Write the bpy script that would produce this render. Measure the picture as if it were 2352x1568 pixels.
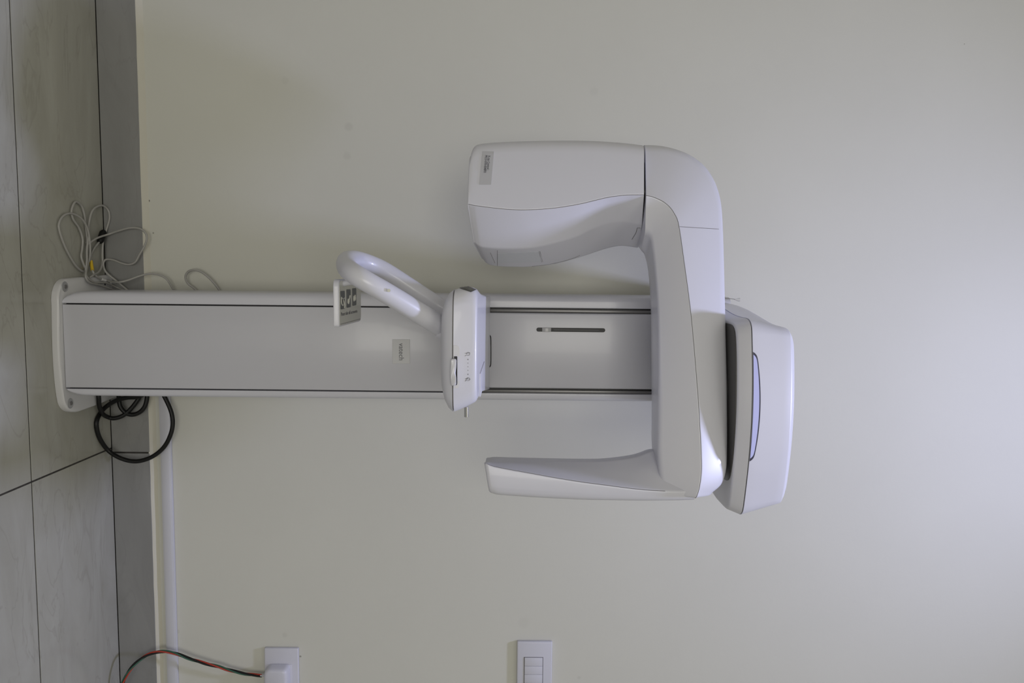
import bpy, bmesh, math, random
from mathutils import Vector, Matrix

random.seed(7)
for o in list(bpy.data.objects):
    bpy.data.objects.remove(o)
scene = bpy.context.scene
COL = scene.collection

# ---------------------------------------------------------------- camera
F_PX = 1700.0          # focal length in pixels of the 2352 x 1568 frame
YAW = math.radians(4.9)
ROLL = 0.0103
H = 1.091              # camera height
WALL_Y = 2.0
FWD = Vector((math.sin(YAW), math.cos(YAW), 0))
RGT = Vector((math.cos(YAW), -math.sin(YAW), 0))
UP = Vector((0, 0, 1))
VAX = UP * math.cos(ROLL) - RGT * math.sin(ROLL)     # image +x (photo was taken in portrait, stored on its side)
UAX = RGT * math.cos(ROLL) + UP * math.sin(ROLL)     # image +y (down)
CAM = Vector((0, 0, H))
cam_data = bpy.data.cameras.new('camera')
cam = bpy.data.objects.new('camera', cam_data)
COL.objects.link(cam)
m3 = Matrix((VAX, -UAX, -FWD)).transposed()
cam.matrix_world = Matrix.Translation(CAM) @ m3.to_4x4()
cam_data.sensor_fit = 'HORIZONTAL'
cam_data.sensor_width = 36.0
cam_data.lens = F_PX / 2352 * 36.0
cam_data.clip_start = 0.02
scene.camera = cam

# ---------------------------------------------------------------- light
world = bpy.data.worlds.new('world')
scene.world = world
world.use_nodes = True
world.node_tree.nodes['Background'].inputs[0].default_value = (1.0, 0.97, 0.9, 1)
world.node_tree.nodes['Background'].inputs[1].default_value = 0.10


def area(name, loc, target, sx, sy, power, col):
    d = bpy.data.lights.new(name, 'AREA')
    d.shape = 'RECTANGLE'
    d.size = sx
    d.size_y = sy
    d.energy = power
    d.color = col
    o = bpy.data.objects.new(name, d)
    COL.objects.link(o)
    o.location = loc
    v = Vector(target) - Vector(loc)
    o.rotation_euler = v.to_track_quat('-Z', 'Y').to_euler()
    return o


spot = area('ceiling_spot_panel', (0.36, 1.10, 3.30), (0.36, 1.10, 0), 0.18, 0.18, 23.5, (0.60, 0.635, 1.0))
spot.data.spread = math.radians(145)
area('ceiling_fill_light', (0.5, -0.9, 3.36), (0.5, -0.9, 0), 2.6, 1.8, 13, (1.0, 0.975, 0.895))  # added broad warm fill for the ambient light, not a known lamp
area('front_fill_light', (0.0, -2.5, 1.35), (0.0, 2.0, 1.2), 1.3, 1.7, 44, (1.0, 0.975, 0.895))  # added soft fill behind the camera to lift shadows, no doorway there

scene.view_settings.view_transform = 'Standard'
scene.view_settings.look = 'None'
scene.view_settings.gamma = 1.0
scene.view_settings.use_curve_mapping = False
scene.view_settings.exposure = -0.05


# ---------------------------------------------------------------- photo pixel -> point in the place
def ray(px, py):
    return FWD + UAX * ((py - 784) / F_PX) + VAX * ((px - 1176) / F_PX)


def P(px, py, Y, slope=0.0):
    """point seen at (px, py) on the upright plane  y = Y + slope * x"""
    d = ray(px, py)
    return CAM + d * (Y / (d.y - slope * d.x))


def PZ(px, py, z):
    """point seen at (px, py) on the level plane z"""
    d = ray(px, py)
    return CAM + d * ((z - H) / d.z)


# ---------------------------------------------------------------- materials
def srgb(r, g, b):
    def f(c):
        c /= 255.0
        return c / 12.92 if c <= 0.04045 else ((c + 0.055) / 1.055) ** 2.4
    return (f(r), f(g), f(b), 1)


def mat(name, col, rough=0.5, metal=0.0, coat=0.0, bump=0.0, bscale=200.0, var=0.0, vscale=6.0, spec=0.5, emit=None):
    m = bpy.data.materials.new(name)
    m.use_nodes = True
    nt = m.node_tree
    b = nt.nodes['Principled BSDF']
    b.inputs['Base Color'].default_value = col
    b.inputs['Roughness'].default_value = rough
    b.inputs['Metallic'].default_value = metal
    b.inputs['Specular IOR Level'].default_value = spec
    if coat:
        b.inputs['Coat Weight'].default_value = coat
        b.inputs['Coat Roughness'].default_value = 0.06
    tc = nt.nodes.new('ShaderNodeTexCoord')
    if var:
        n = nt.nodes.new('ShaderNodeTexNoise')
        n.inputs['Scale'].default_value = vscale
        n.inputs['Detail'].default_value = 5
        nt.links.new(tc.outputs['Object'], n.inputs['Vector'])
        r = nt.nodes.new('ShaderNodeValToRGB')
        r.color_ramp.elements[0].position = 0.3
        r.color_ramp.elements[1].position = 0.7
        r.color_ramp.elements[0].color = tuple(c * (1 - var) for c in col[:3]) + (1,)
        r.color_ramp.elements[1].color = tuple(min(1, c * (1 + var)) for c in col[:3]) + (1,)
        nt.links.new(n.outputs['Fac'], r.inputs['Fac'])
        nt.links.new(r.outputs['Color'], b.inputs['Base Color'])
    if bump:
        n2 = nt.nodes.new('ShaderNodeTexNoise')
        n2.inputs['Scale'].default_value = bscale
        n2.inputs['Detail'].default_value = 3
        nt.links.new(tc.outputs['Object'], n2.inputs['Vector'])
        bp = nt.nodes.new('ShaderNodeBump')
        bp.inputs['Strength'].default_value = bump
        bp.inputs['Distance'].default_value = 0.002
        nt.links.new(n2.outputs['Fac'], bp.inputs['Height'])
        nt.links.new(bp.outputs['Normal'], b.inputs['Normal'])
    if emit:
        b.inputs['Emission Color'].default_value = emit[0]
        b.inputs['Emission Strength'].default_value = emit[1]
    return m


def tile_mat(name, c1, c2, c3, rough):
    """honed stone-look tile: soft clouds stretched along the tile plus thin veins"""
    m = bpy.data.materials.new(name)
    m.use_nodes = True
    nt = m.node_tree
    b = nt.nodes['Principled BSDF']
    b.inputs['Roughness'].default_value = rough
    b.inputs['Specular IOR Level'].default_value = 0.5
    geo = nt.nodes.new('ShaderNodeNewGeometry')
    mp = nt.nodes.new('ShaderNodeMapping')
    mp.inputs['Scale'].default_value = (1.0, 3.2, 3.2)
    nt.links.new(geo.outputs['Position'], mp.inputs['Vector'])
    n = nt.nodes.new('ShaderNodeTexNoise')
    n.inputs['Scale'].default_value = 3.0
    n.inputs['Detail'].default_value = 7
    n.inputs['Roughness'].default_value = 0.62
    n.inputs['Distortion'].default_value = 0.9
    nt.links.new(mp.outputs['Vector'], n.inputs['Vector'])
    r = nt.nodes.new('ShaderNodeValToRGB')
    r.color_ramp.elements[0].position = 0.32
    r.color_ramp.elements[1].position = 0.68
    r.color_ramp.elements[0].color = c1
    r.color_ramp.elements[1].color = c2
    nt.links.new(n.outputs['Fac'], r.inputs['Fac'])
    v = nt.nodes.new('ShaderNodeTexNoise')
    v.inputs['Scale'].default_value = 2.2
    v.inputs['Detail'].default_value = 4
    v.inputs['Distortion'].default_value = 1.6
    nt.links.new(mp.outputs['Vector'], v.inputs['Vector'])
    vr = nt.nodes.new('ShaderNodeValToRGB')
    e = vr.color_ramp.elements
    e[0].position = 0.485
    e[0].color = (0, 0, 0, 1)
    e[1].position = 0.515
    e[1].color = (0, 0, 0, 1)
    k = e.new(0.50)
    k.color = (0.35, 0.35, 0.35, 1)
    nt.links.new(v.outputs['Fac'], vr.inputs['Fac'])
    mx = nt.nodes.new('ShaderNodeMix')
    mx.data_type = 'RGBA'
    nt.links.new(vr.outputs['Color'], mx.inputs['Factor'])
    nt.links.new(r.outputs['Color'], mx.inputs['A'])
    mx.inputs['B'].default_value = c3
    nt.links.new(mx.outputs['Result'], b.inputs['Base Color'])
    return m


M = {}
M['wall'] = mat('wall_paint', (0.60, 0.595, 0.535, 1), 0.75, bump=0.10, bscale=90, var=0.015, vscale=3, spec=0.3)
def add_stains(m, spots):
    nt = m.node_tree
    b = nt.nodes['Principled BSDF']
    src = b.inputs['Base Color'].links[0].from_socket
    geo = nt.nodes.new('ShaderNodeNewGeometry')
    for p, r, k in spots:
        d = nt.nodes.new('ShaderNodeVectorMath')
        d.operation = 'DISTANCE'
        nt.links.new(geo.outputs['Position'], d.inputs[0])
        d.inputs[1].default_value = p
        mr = nt.nodes.new('ShaderNodeMapRange')
        mr.inputs['From Min'].default_value = r * .5
        mr.inputs['From Max'].default_value = r
        mr.inputs['To Min'].default_value = k
        mr.inputs['To Max'].default_value = 0.0
        nt.links.new(d.outputs['Value'], mr.inputs['Value'])
        mx = nt.nodes.new('ShaderNodeMix')
        mx.data_type = 'RGBA'
        nt.links.new(mr.outputs['Result'], mx.inputs['Factor'])
        nt.links.new(src, mx.inputs['A'])
        mx.inputs['B'].default_value = (0.09, 0.08, 0.06, 1)
        src = mx.outputs['Result']
    nt.links.new(src, b.inputs['Base Color'])


add_stains(M['wall'], [(P(x_, y_, WALL_Y), r_, k_) for x_, y_, r_, k_ in (
    (801, 291, .014, .09), (797, 358, .013, .07), (342, 461, .0035, .85), (352, 535, .003, .5), (655, 185, .012, .05), (1365, 210, .014, .04), (408, 1450, .008, .10),
    (654, 1458, .009, .08), (2215, 101, .002, .4), (690, 1507, .0035, .6), (1203, 1430, .02, .04), (1330, 1556, .006, .10))])
M['shell'] = mat('other_wall_paint', (0.60, 0.59, 0.52, 1), 0.8)
M['ceil'] = mat('ceiling_paint', (0.72, 0.72, 0.70, 1), 0.85)
M['tile'] = tile_mat('floor_tile', (0.345, 0.338, 0.29, 1), (0.41, 0.405, 0.36, 1), (0.26, 0.25, 0.21, 1), 0.16)
M['skirt'] = tile_mat('skirting_tile', (0.225, 0.224, 0.218, 1), (0.275, 0.274, 0.268, 1), (0.21, 0.208, 0.20, 1), 0.35)
M['grout'] = mat('grout', (0.045, 0.04, 0.035, 1), 0.9, var=0.4, vscale=90)
M['plaster'] = mat('skirting_plaster', (0.58, 0.56, 0.48, 1), 0.8, bump=0.4, bscale=60)
M['white'] = mat('machine_white', (0.60, 0.60, 0.655, 1), 0.38, coat=0.2, spec=0.5)
M['panel'] = mat('column_panel_white', (0.56, 0.56, 0.605, 1), 0.32, coat=0.08)
M['white_dull'] = mat('base_white', (0.60, 0.595, 0.60, 1), 0.38)
M['seam'] = mat('seam_grey', (0.16, 0.155, 0.155, 1), 0.6)
M['dark'] = mat('dark_gap', (0.012, 0.012, 0.014, 1), 0.5)
M['shaded_underside'] = mat('painted_shade_grey', (0.05, 0.048, 0.047, 1), 0.35)  # near-black colour stands in for the shade between head and arm
M['guide'] = mat('guide_black', (0.03, 0.03, 0.032, 1), 0.4)
M['rail'] = mat('slide_rail', (0.20, 0.195, 0.195, 1), 0.35, metal=0.3)
M['hole'] = mat('bolt_recess', (0.36, 0.36, 0.37, 1), 0.5)
M['chrome'] = mat('polished_metal', (0.62, 0.62, 0.62, 1), 0.12, metal=1.0)
M['lens'] = mat('indicator_lens', (0.46, 0.48, 0.78, 1), 0.15, coat=0.4)
M['lens_rim'] = mat('indicator_rim', (0.03, 0.03, 0.055, 1), 0.3)
M['window_pane'] = mat('window_pane_grey', (0.56, 0.575, 0.62, 1), 0.35)
M['sticker'] = mat('grey_sticker', (0.45, 0.45, 0.475, 1), 0.45)
M['ink'] = mat('black_print', (0.02, 0.02, 0.02, 1), 0.6)
M['ink_grey'] = mat('grey_print', (0.16, 0.16, 0.175, 1), 0.6)
M['icon_grey'] = mat('icon_grey', (0.10, 0.105, 0.105, 1), 0.4)
M['badge'] = mat('badge_charcoal', (0.075, 0.075, 0.07, 1), 0.45)
M['badge_text'] = mat('badge_print', (0.19, 0.19, 0.18, 1), 0.5)
M['plate'] = mat('cream_plate', (0.60, 0.595, 0.53, 1), 0.25, coat=0.3)
M['brand'] = mat('brand_plate', (0.585, 0.585, 0.595, 1), 0.34)
M['cable_grey'] = mat('grey_cable_sheath', (0.36, 0.35, 0.33, 1), 0.45)
M['cable_dark'] = mat('dark_grey_cable_sheath', (0.20, 0.19, 0.175, 1), 0.5)
M['cable_black'] = mat('black_rubber', (0.006, 0.006, 0.006, 1), 0.45, spec=0.3)
M['yellow'] = mat('yellow_sleeve', (0.62, 0.42, 0.02, 1), 0.5)
M['tag'] = mat('white_tag', (0.66, 0.66, 0.65, 1), 0.5)
M['red'] = mat('red_wire', (0.36, 0.035, 0.018, 1), 0.4)
M['green'] = mat('green_wire', (0.02, 0.09, 0.055, 1), 0.4)
M['pvc'] = mat('white_plastic', (0.60, 0.60, 0.66, 1), 0.35)
M['trunk'] = mat('trunking_plastic', (0.56, 0.56, 0.60, 1), 0.4)


# ---------------------------------------------------------------- mesh helpers
def finish(name, bm, material, parent=None, smooth=35):
    bmesh.ops.recalc_face_normals(bm, faces=bm.faces)
    me = bpy.data.meshes.new(name)
    bm.to_mesh(me)
    bm.free()
    if smooth:
        for p in me.polygons:
            p.use_smooth = True
        me.set_sharp_from_angle(angle=math.radians(smooth))
    me.materials.append(M[material])
    o = bpy.data.objects.new(name, me)
    COL.objects.link(o)
    if parent is not None:
        o.parent = parent
        o.matrix_parent_inverse = parent_world(parent).inverted()
    return o


def parent_world(o):
    m = o.matrix_basis.copy()
    if o.parent is not None:
        m = parent_world(o.parent) @ o.matrix_parent_inverse @ m
    return m


def tag(o, label, cat, group=None):
    o['label'] = label
    o['category'] = cat
    if group:
        o['group'] = group
    return o


def struct(o):
    o['kind'] = 'structure'
    return o


def empty(name, loc, label=None, cat=None, group=None):
    o = bpy.data.objects.new(name, None)
    o.empty_display_size = 0.1
    o.location = loc
    COL.objects.link(o)
    if label:
        tag(o, label, cat, group)
    return o


def box_bm(x0, x1, y0, y1, z0, z1, bev=0.0, seg=2, bm=None):
    own = bm is None
    if own:
        bm = bmesh.new()
    r = bmesh.ops.create_cube(bm, size=1)
    vs = r['verts']
    for v in vs:
        v.co = Vector(((x0 + x1) / 2 + v.co.x * (x1 - x0), (y0 + y1) / 2 + v.co.y * (y1 - y0), (z0 + z1) / 2 + v.co.z * (z1 - z0)))
    if bev:
        es = {e for v in vs for e in v.link_edges}
        bmesh.ops.bevel(bm, geom=list(es), offset=bev, segments=seg, affect='EDGES', profile=0.5)
    return bm


def box(name, x0, x1, y0, y1, z0, z1, material, parent=None, bev=0.0, seg=2):
    return finish(name, box_bm(x0, x1, y0, y1, z0, z1, bev, seg), material, parent)


def catmull(pts, n):
    out = []
    L = len(pts)
    for i in range(L - 1):
        p0 = pts[max(i - 1, 0)]
        p1 = pts[i]
        p2 = pts[i + 1]
        p3 = pts[min(i + 2, L - 1)]
        if i == 0:
            p0 = p1 * 2 - p2
        if i == L - 2:
            p3 = p2 * 2 - p1
        for k in range(n):
            t = k / n
            out.append(0.5 * ((2 * p1) + (p2 - p0) * t + (2 * p0 - 5 * p1 + 4 * p2 - p3) * t * t + (3 * p1 - p0 - 3 * p2 + p3) * t ** 3))
    out.append(pts[-1].copy())
    return out


def round_ring(corners, radii, k=5):
    """closed 3-D polygon with every corner rounded into k points"""
    out = []
    n = len(corners)
    for i in range(n):
        p = corners[i]
        a = corners[i - 1] - p
        b = corners[(i + 1) % n] - p
        ra = min(radii[i], a.length * 0.48)
        rb = min(radii[i], b.length * 0.48)
        pa = p + a.normalized() * ra
        pb = p + b.normalized() * rb
        for j in range(k):
            t = j / (k - 1)
            out.append(pa * (1 - t) ** 2 + p * 2 * t * (1 - t) + pb * t * t)
    return out


def loft_bm(rings, cap=True, bm=None):
    if bm is None:
        bm = bmesh.new()
    vr = [[bm.verts.new(p) for p in r] for r in rings]
    n = len(vr[0])
    for a, b in zip(vr, vr[1:]):
        for i in range(n):
            j = (i + 1) % n
            bm.faces.new((a[i], a[j], b[j], b[i]))
    if cap:
        bm.faces.new(vr[0])
        bm.faces.new(list(reversed(vr[-1])))
    return bm


def end_caps(rings, r0=0.0, r1=0.0):
    """dome the two ends of a loft by a radius"""
    def dome(ring, nxt, r):
        c = sum(ring, Vector()) / len(ring)
        c2 = sum(nxt, Vector()) / len(nxt)
        d = (c - c2).normalized()
        ext = max((p - c).length for p in ring)
        res = []
        for a in (30, 55, 75, 90):
            s = math.sin(math.radians(a)) * r
            q = (1 - math.cos(math.radians(a))) * r
            row = []
            for p in ring:
                v = p - c
                l = max(v.length, 1e-6)
                row.append(c + v * max(0.05, (l - q) / l) + d * s)
            res.append(row)
        return res
    out = list(rings)
    if r0:
        out = list(reversed(dome(rings[0], rings[1], r0))) + out
    if r1:
        out = out + dome(rings[-1], rings[-2], r1)
    return out


def tube_bm(pts, rad, n=8, bm=None, cap=True):
    rings = []
    L = len(pts)
    t0 = (pts[1] - pts[0]).normalized()
    nrm = t0.orthogonal().normalized()
    for i in range(L):
        t = (pts[min(i + 1, L - 1)] - pts[max(i - 1, 0)]).normalized()
        nrm = (nrm - t * nrm.dot(t))
        nrm = nrm.normalized() if nrm.length > 1e-6 else t.orthogonal().normalized()
        bn = t.cross(nrm)
        r = rad(i / (L - 1)) if callable(rad) else rad
        rings.append([pts[i] + (nrm * math.cos(2 * math.pi * k / n) + bn * math.sin(2 * math.pi * k / n)) * r for k in range(n)])
    return loft_bm(rings, cap, bm)


def tube(name, pts, rad, material, parent=None, n=8, sub=4):
    if sub:
        pts = catmull(pts, sub)
    return finish(name, tube_bm(pts, rad, n), material, parent, smooth=60)


def poly_prism(name, pts, depth, material, parent=None, smooth=30):
    """flat polygon pts (3-D) given a thickness along the vector depth"""
    bm = loft_bm([[p.copy() for p in pts], [p + depth for p in pts]])
    return finish(name, bm, material, parent, smooth)


def text(name, body, origin, xdir, ydir, size, material, parent, align='LEFT', depth=0.0004, sx=1.0):
    cu = bpy.data.curves.new(name, 'FONT')
    cu.body = body
    cu.size = size
    cu.extrude = depth
    cu.align_x = align
    cu.align_y = 'CENTER'
    cu.resolution_u = 3
    tmp = bpy.data.objects.new(name, cu)
    COL.objects.link(tmp)
    dg = bpy.context.evaluated_depsgraph_get()
    dg.update()
    me = bpy.data.meshes.new_from_object(tmp.evaluated_get(dg))
    bpy.data.objects.remove(tmp)
    bpy.data.curves.remove(cu)
    x = xdir.normalized()
    z = x.cross(ydir).normalized()
    y = z.cross(x).normalized()
    mm = Matrix((x * sx, y, z)).transposed().to_4x4()
    me.transform(Matrix.Translation(origin) @ mm)
    me.materials.clear()
    me.materials.append(M[material])
    me.name = name
    o = bpy.data.objects.new(name, me)
    COL.objects.link(o)
    o.parent = parent
    o.matrix_parent_inverse = parent_world(parent).inverted()
    return o


# ================================================================ the room
X0, X1, Y0, ZC = -2.0, 2.6, -2.6, 3.4
struct(box('wall_back', X0 - .1, X1 + .1, WALL_Y, WALL_Y + 0.1, -0.05, ZC + 0.05, 'wall'))
struct(box('wall_left', X0 - 0.1, X0, Y0, WALL_Y, -0.05, ZC, 'shell'))
struct(box('wall_right', X1, X1 + 0.1, Y0, WALL_Y, -0.05, ZC, 'shell'))
struct(box('wall_front', X0 - .1, X1 + .1, Y0 - 0.1, Y0, -0.05, ZC + .05, 'shell'))
struct(box('ceiling', X0, X1, Y0, WALL_Y, ZC, ZC + 0.05, 'ceil'))
floor = struct(box('floor', X0, X1, Y0, WALL_Y, -0.05, -0.0014, 'grout'))

JX = 0.474            # a joint between two 1.2 m floor tiles
JY = 1.652            # the joint parallel to the wall
G = 0.0021
xs = [X0] + [JX + 1.2 * k for k in range(-2, 2)] + [X1]
ys = [JY - 0.6 * k for k in range(7, -1, -1)] + [1.9888]
tile_cache = {}
for i in range(len(xs) - 1):
    for j in range(len(ys) - 1):
        a0, a1, b0, b1 = xs[i] + G, xs[i + 1] - G, ys[j] + G, ys[j + 1] - (G if j < len(ys) - 2 else 0.0015)
        if b0 < Y0:
            b0 = Y0 + .01
        key = (round(a1 - a0, 4), round(b1 - b0, 4))
        if key not in tile_cache:
            bm = box_bm(0, a1 - a0, 0, b1 - b0, -0.004, 0.0, 0.0003, 1)
            t = finish('tile', bm, 'tile', floor)
            tile_cache[key] = t.data
        else:
            t = bpy.data.objects.new('tile', tile_cache[key])
            COL.objects.link(t)
            t.parent = floor
        t.location = (a0, b0, 0)

# skirting of cut tiles, 10 cm high, with a plaster fillet on top
SK_Y, SK_Z = 1.9885, 0.1035
sk = struct(box('baseboard_back', X0, X1, 1.9935, WALL_Y + .001, 0.0, 0.100, 'grout'))
sx_ = [X0] + [JX + 0.012 + 1.2 * k for k in range(-2, 2)] + [X1]
for i in range(len(sx_) - 1):
    box('skirting_tile', sx_[i] + G, sx_[i + 1] - G, SK_Y, 1.9985, 0.0012, SK_Z, 'skirt', sk, 0.0008, 1)
bm = bmesh.new()
N = 90
prof = []
for i in range(N + 1):
    x = X0 + (X1 - X0) * i / N
    w = random.uniform(-0.0007, 0.0007)
    prof.append([Vector((x, SK_Y + 0.0008 + w, SK_Z - 0.0025 + w)), Vector((x, SK_Y + 0.001 + w, SK_Z + 0.001 + w)),
                 Vector((x, WALL_Y - 0.004, SK_Z + 0.010 + 2 * w)), Vector((x, WALL_Y + 0.001, SK_Z + 0.0155 + w)), Vector((x, WALL_Y + 0.001, SK_Z - 0.002))])
loft_bm(prof, True, bm)
struct(finish('trim_1', bm, 'plaster'))

# white cable trunking that starts behind the machine and runs to the right
tr0, tr1 = 0.235, X1
zt0, zt1 = 0.133, 0.161
trk = tag(box('cable_trunking', tr0, tr1, 1.988, WALL_Y - 0.0003, zt0, zt1, 'trunk', None, 0.0012, 2),
          'slim white plastic cable trunking along the wall just above the grey skirting', 'trunking')
box('lid', tr0 + .001, tr1 - .001, 1.9868, 1.990, zt0 + 0.003, zt1 - 0.003, 'trunk', trk, 0.001, 2)

# ================================================================ panoramic x-ray machine
mach = empty('panoramic_xray_machine', (0.165, 1.85, 0.0),
             'white floor-standing dental panoramic x-ray machine against the wall', 'x-ray machine')

# ---- base plate on the floor
bl = [(117.5, 699), (117.0, 684), (119, 668), (125, 652), (136, 641), (150, 638.5), (166, 637), (196, 635), (229, 631.5), (252, 629.5)]
br = [(253, 912), (218, 926.5), (190, 937), (170, 944), (160, 946), (150, 945), (141, 940), (133, 928), (128.6, 907), (125, 880), (121, 830), (118.8, 770)]
out = catmull([PZ(a, b, 0.0) for a, b in bl], 4) + catmull([PZ(a, b, 0.0) for a, b in br] + [PZ(117.5, 699, 0.0)], 4)[:-1]
c = sum(out, Vector()) / len(out)
rings = []
for z, s in ((0.0005, 0.0), (0.0125, 0.0), (0.0155, 0.0012), (0.0175, 0.004)):
    rings.append([Vector((p.x + (c.x - p.x) / (c - p).length * s, p.y + (c.y - p.y) / (c - p).length * s, z)) for p in out])
base = finish('base_plate', loft_bm(rings), 'white_dull', mach, 40)
for px, py in ((149, 658), (161.5, 926)):
    q = PZ(px, py, 0.0176)
    bm = bmesh.new()
    n = 24
    r = 0.0115
    ringsb = [[q + Vector((math.cos(2 * math.pi * k / n) * rr, math.sin(2 * math.pi * k / n) * rr, zz)) for k in range(n)]
              for rr, zz in ((r + .0012, 0.0), (r + .0006, 0.0009), (r, 0.0006), (r * .97, 0.0002), (r * .6, 0.0002))]
    finish('bolt_hole', loft_bm(ringsb), 'hole', base)
    n = 6
    finish('bolt', loft_bm([[q + Vector((math.cos(2 * math.pi * k / n) * .0048, math.sin(2 * math.pi * k / n) * .0048 + .002, zz)) for k in range(n)]
                            for zz in (0.0, 0.0022)]), 'rail', base)
q = PZ(241, 653, 0.0176)
finish('screw_hole', loft_bm([[q + Vector((math.cos(k * math.pi / 5) * .0026, math.sin(k * math.pi / 5) * .0026, z)) for k in range(10)] for z in (0, .0006)]), 'dark', base)

# ---- column: two rounded side rails, a dark channel behind, two front panels
CY = 1.765
xl = P(600, 671.5, CY + .02).x
xr = P(600, 911.5, CY + .02).x
gl = P(600, 700.2, CY).x
gr = P(600, 897.2, CY).x
CB = 1.972             # back of the column
ZTOP = H + 0.520
ZB = 0.018
col = empty('column', (0.165, 1.87, ZB))
col.parent = mach
col.matrix_parent_inverse = parent_world(mach).inverted()


def rail_rings(side):
    rings = []
    zs = [ZB, ZB + .004, ZB + .012, ZB + .026, ZB + .045, ZB + .07] + [ZB + .07 + (ZTOP - ZB - .07) * t for t in (0.25, 0.5, 0.75, 1.0)]
    ins = [0.026, 0.017, 0.0095, 0.0035, 0.0007, 0, 0, 0, 0, 0]
    for z, s in zip(zs, ins):
        if side < 0:
            cs = [Vector((xl + s * .8, CB, z)), Vector((xl + s * .8, CY, z)), Vector((gl, CY, z)), Vector((gl, CB, z))]
            rr = [0.006, 0.026, 0.0012, 0.001]
        else:
            cs = [Vector((gr, CB, z)), Vector((gr, CY, z)), Vector((xr - s * .8, CY, z)), Vector((xr - s * .8, CB, z))]
            rr = [0.001, 0.0012, 0.020, 0.006]
        rings.append(round_ring(cs, rr, 6))
    return rings


finish('side_rail', loft_bm(rail_rings(-1)), 'white', mach)
finish('side_rail', loft_bm(rail_rings(1)), 'white', mach)
bpy.data.objects.remove(col)
channel = box('channel', gl - .001, gr + .001, CY + 0.016, CB - .002, ZB, ZTOP - .01, 'dark', mach)
zsplit = P(1090, 800, CY).z
lp = box('lower_front_panel', gl + 0.0034, gr - 0.0034, CY - 0.0012, CY + 0.022, ZB + .0005, zsplit - 0.004, 'panel', mach, 0.0015, 2)
gap = 0.0125
up = box('upper_front_panel', gl + gap, gr - gap, CY + 0.001, CY + 0.022, zsplit - .0035, ZTOP - .012, 'panel', mach, 0.004, 3)
for s in (-1, 1):
    xm = gl + gap * 0.62 if s < 0 else gr - gap * 0.30
    box('slide_rail', xm - .0042 * (1 if s < 0 else .9), xm + .0042, CY + 0.010, CY + 0.018, zsplit, ZTOP - .02, 'rail', mach, 0.002, 2)
for s in (-1, 1):      # column end at the floor: thin shadow seam
    pass

# brand plate with lettering
a = P(901, 779, CY - .0013)
b_ = P(942, 835, CY - .0013)
bp_ = box('brand_plate', a.x, b_.x, CY - 0.0022, CY - 0.0008, a.z, b_.z, 'brand', mach, 0.0005, 1)
pl = P(921.5, 788, CY - .0023)
text('brand_lettering', 'vatech', Vector((pl.x, CY - .0023, pl.z)), Vector((1, 0, 0)), UP, 0.0172, 'ink_grey', bp_, sx=0.93)

# height slider slot
s0 = P(1232, 757, CY + .001)
s1 = P(1390, 757.8, CY + .001)
xc = (s0.x + s1.x) / 2
hw = 0.0048
n = 10
pts = [Vector((xc + hw * math.cos(math.pi * k / n), CY - .0002, s1.z - hw + hw * math.sin(math.pi * k / n))) for k in range(n + 1)] + \
      [Vector((xc + hw * math.cos(math.pi + math.pi * k / n), CY - .0002, s0.z + hw + hw * math.sin(math.pi + math.pi * k / n))) for k in range(n + 1)]
slot = poly_prism('slider_slot', pts, Vector((0, .002, 0)), 'dark', mach)
box('guide', xc - .0008, xc + .0010, CY - .0006, CY + .001, P(1272, 757, CY).z, P(1376, 757, CY).z, 'guide', slot)
k0, k1 = P(1245, 757, CY), P(1266, 757, CY)
kn = bmesh.new()
zz = [k0.z, k0.z + .002, (k0.z + k1.z) / 2 - .003, (k0.z + k1.z) / 2 + .003, k1.z - .002, k1.z]
dd = [0.0, .003, .0075, .0075, .003, 0.0]
loft_bm([round_ring([Vector((xc - .0046, CY - d - .001, z)), Vector((xc + .0050, CY - d - .001, z)), Vector((xc + .0050, CY + .001, z)), Vector((xc - .0046, CY + .001, z))],
                    [.001] * 4, 3) for z, d in zip(zz, dd)], True, kn)
finish('slider_knob', kn, 'white_dull', mach)

# ---- overhead head
HX_L, HX_R = P(1770, 733, 1.408).x, P(1760, 1186, 1.43).x


def head_front(x):
    t = (x - HX_L) / (HX_R - HX_L)
    return 1.410 - 0.030 * math.sin(math.pi * min(max(t, 0), 1)) + 0.012 * t


def head_ring(z, inset, front_extra=0.0):
    m = 16
    pts_ = []
    corners, rad = [], []
    corners.append(Vector((P(1690, 680, CY).x + .002 + inset, CB - 0.02, z))); rad.append(.01)
    corners.append(Vector((P(1690, 680, CY).x + .002 + inset, CY - .02, z))); rad.append(.10)
    corners.append(Vector((HX_L + inset, head_front(HX_L) + .10, z))); rad.append(.05)
    corners.append(Vector((HX_L + inset, head_front(HX_L) + inset + front_extra, z))); rad.append(.034)
    for k in range(1, 8):
        x = HX_L + (HX_R - HX_L) * k / 8
        corners.append(Vector((x, head_front(x) + inset + front_extra, z))); rad.append(.02)
    corners.append(Vector((HX_R - inset, head_front(HX_R) + inset + front_extra, z))); rad.append(.03)
    corners.append(Vector((HX_R - inset, 1.605 - inset, z))); rad.append(.085)
    corners.append(Vector((xr + .004 - inset, 1.645 - inset, z))); rad.append(.05)
    corners.append(Vector((xr + .004 - inset, CB - 0.02, z))); rad.append(.01)
    return round_ring(corners, rad, 6)


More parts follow.
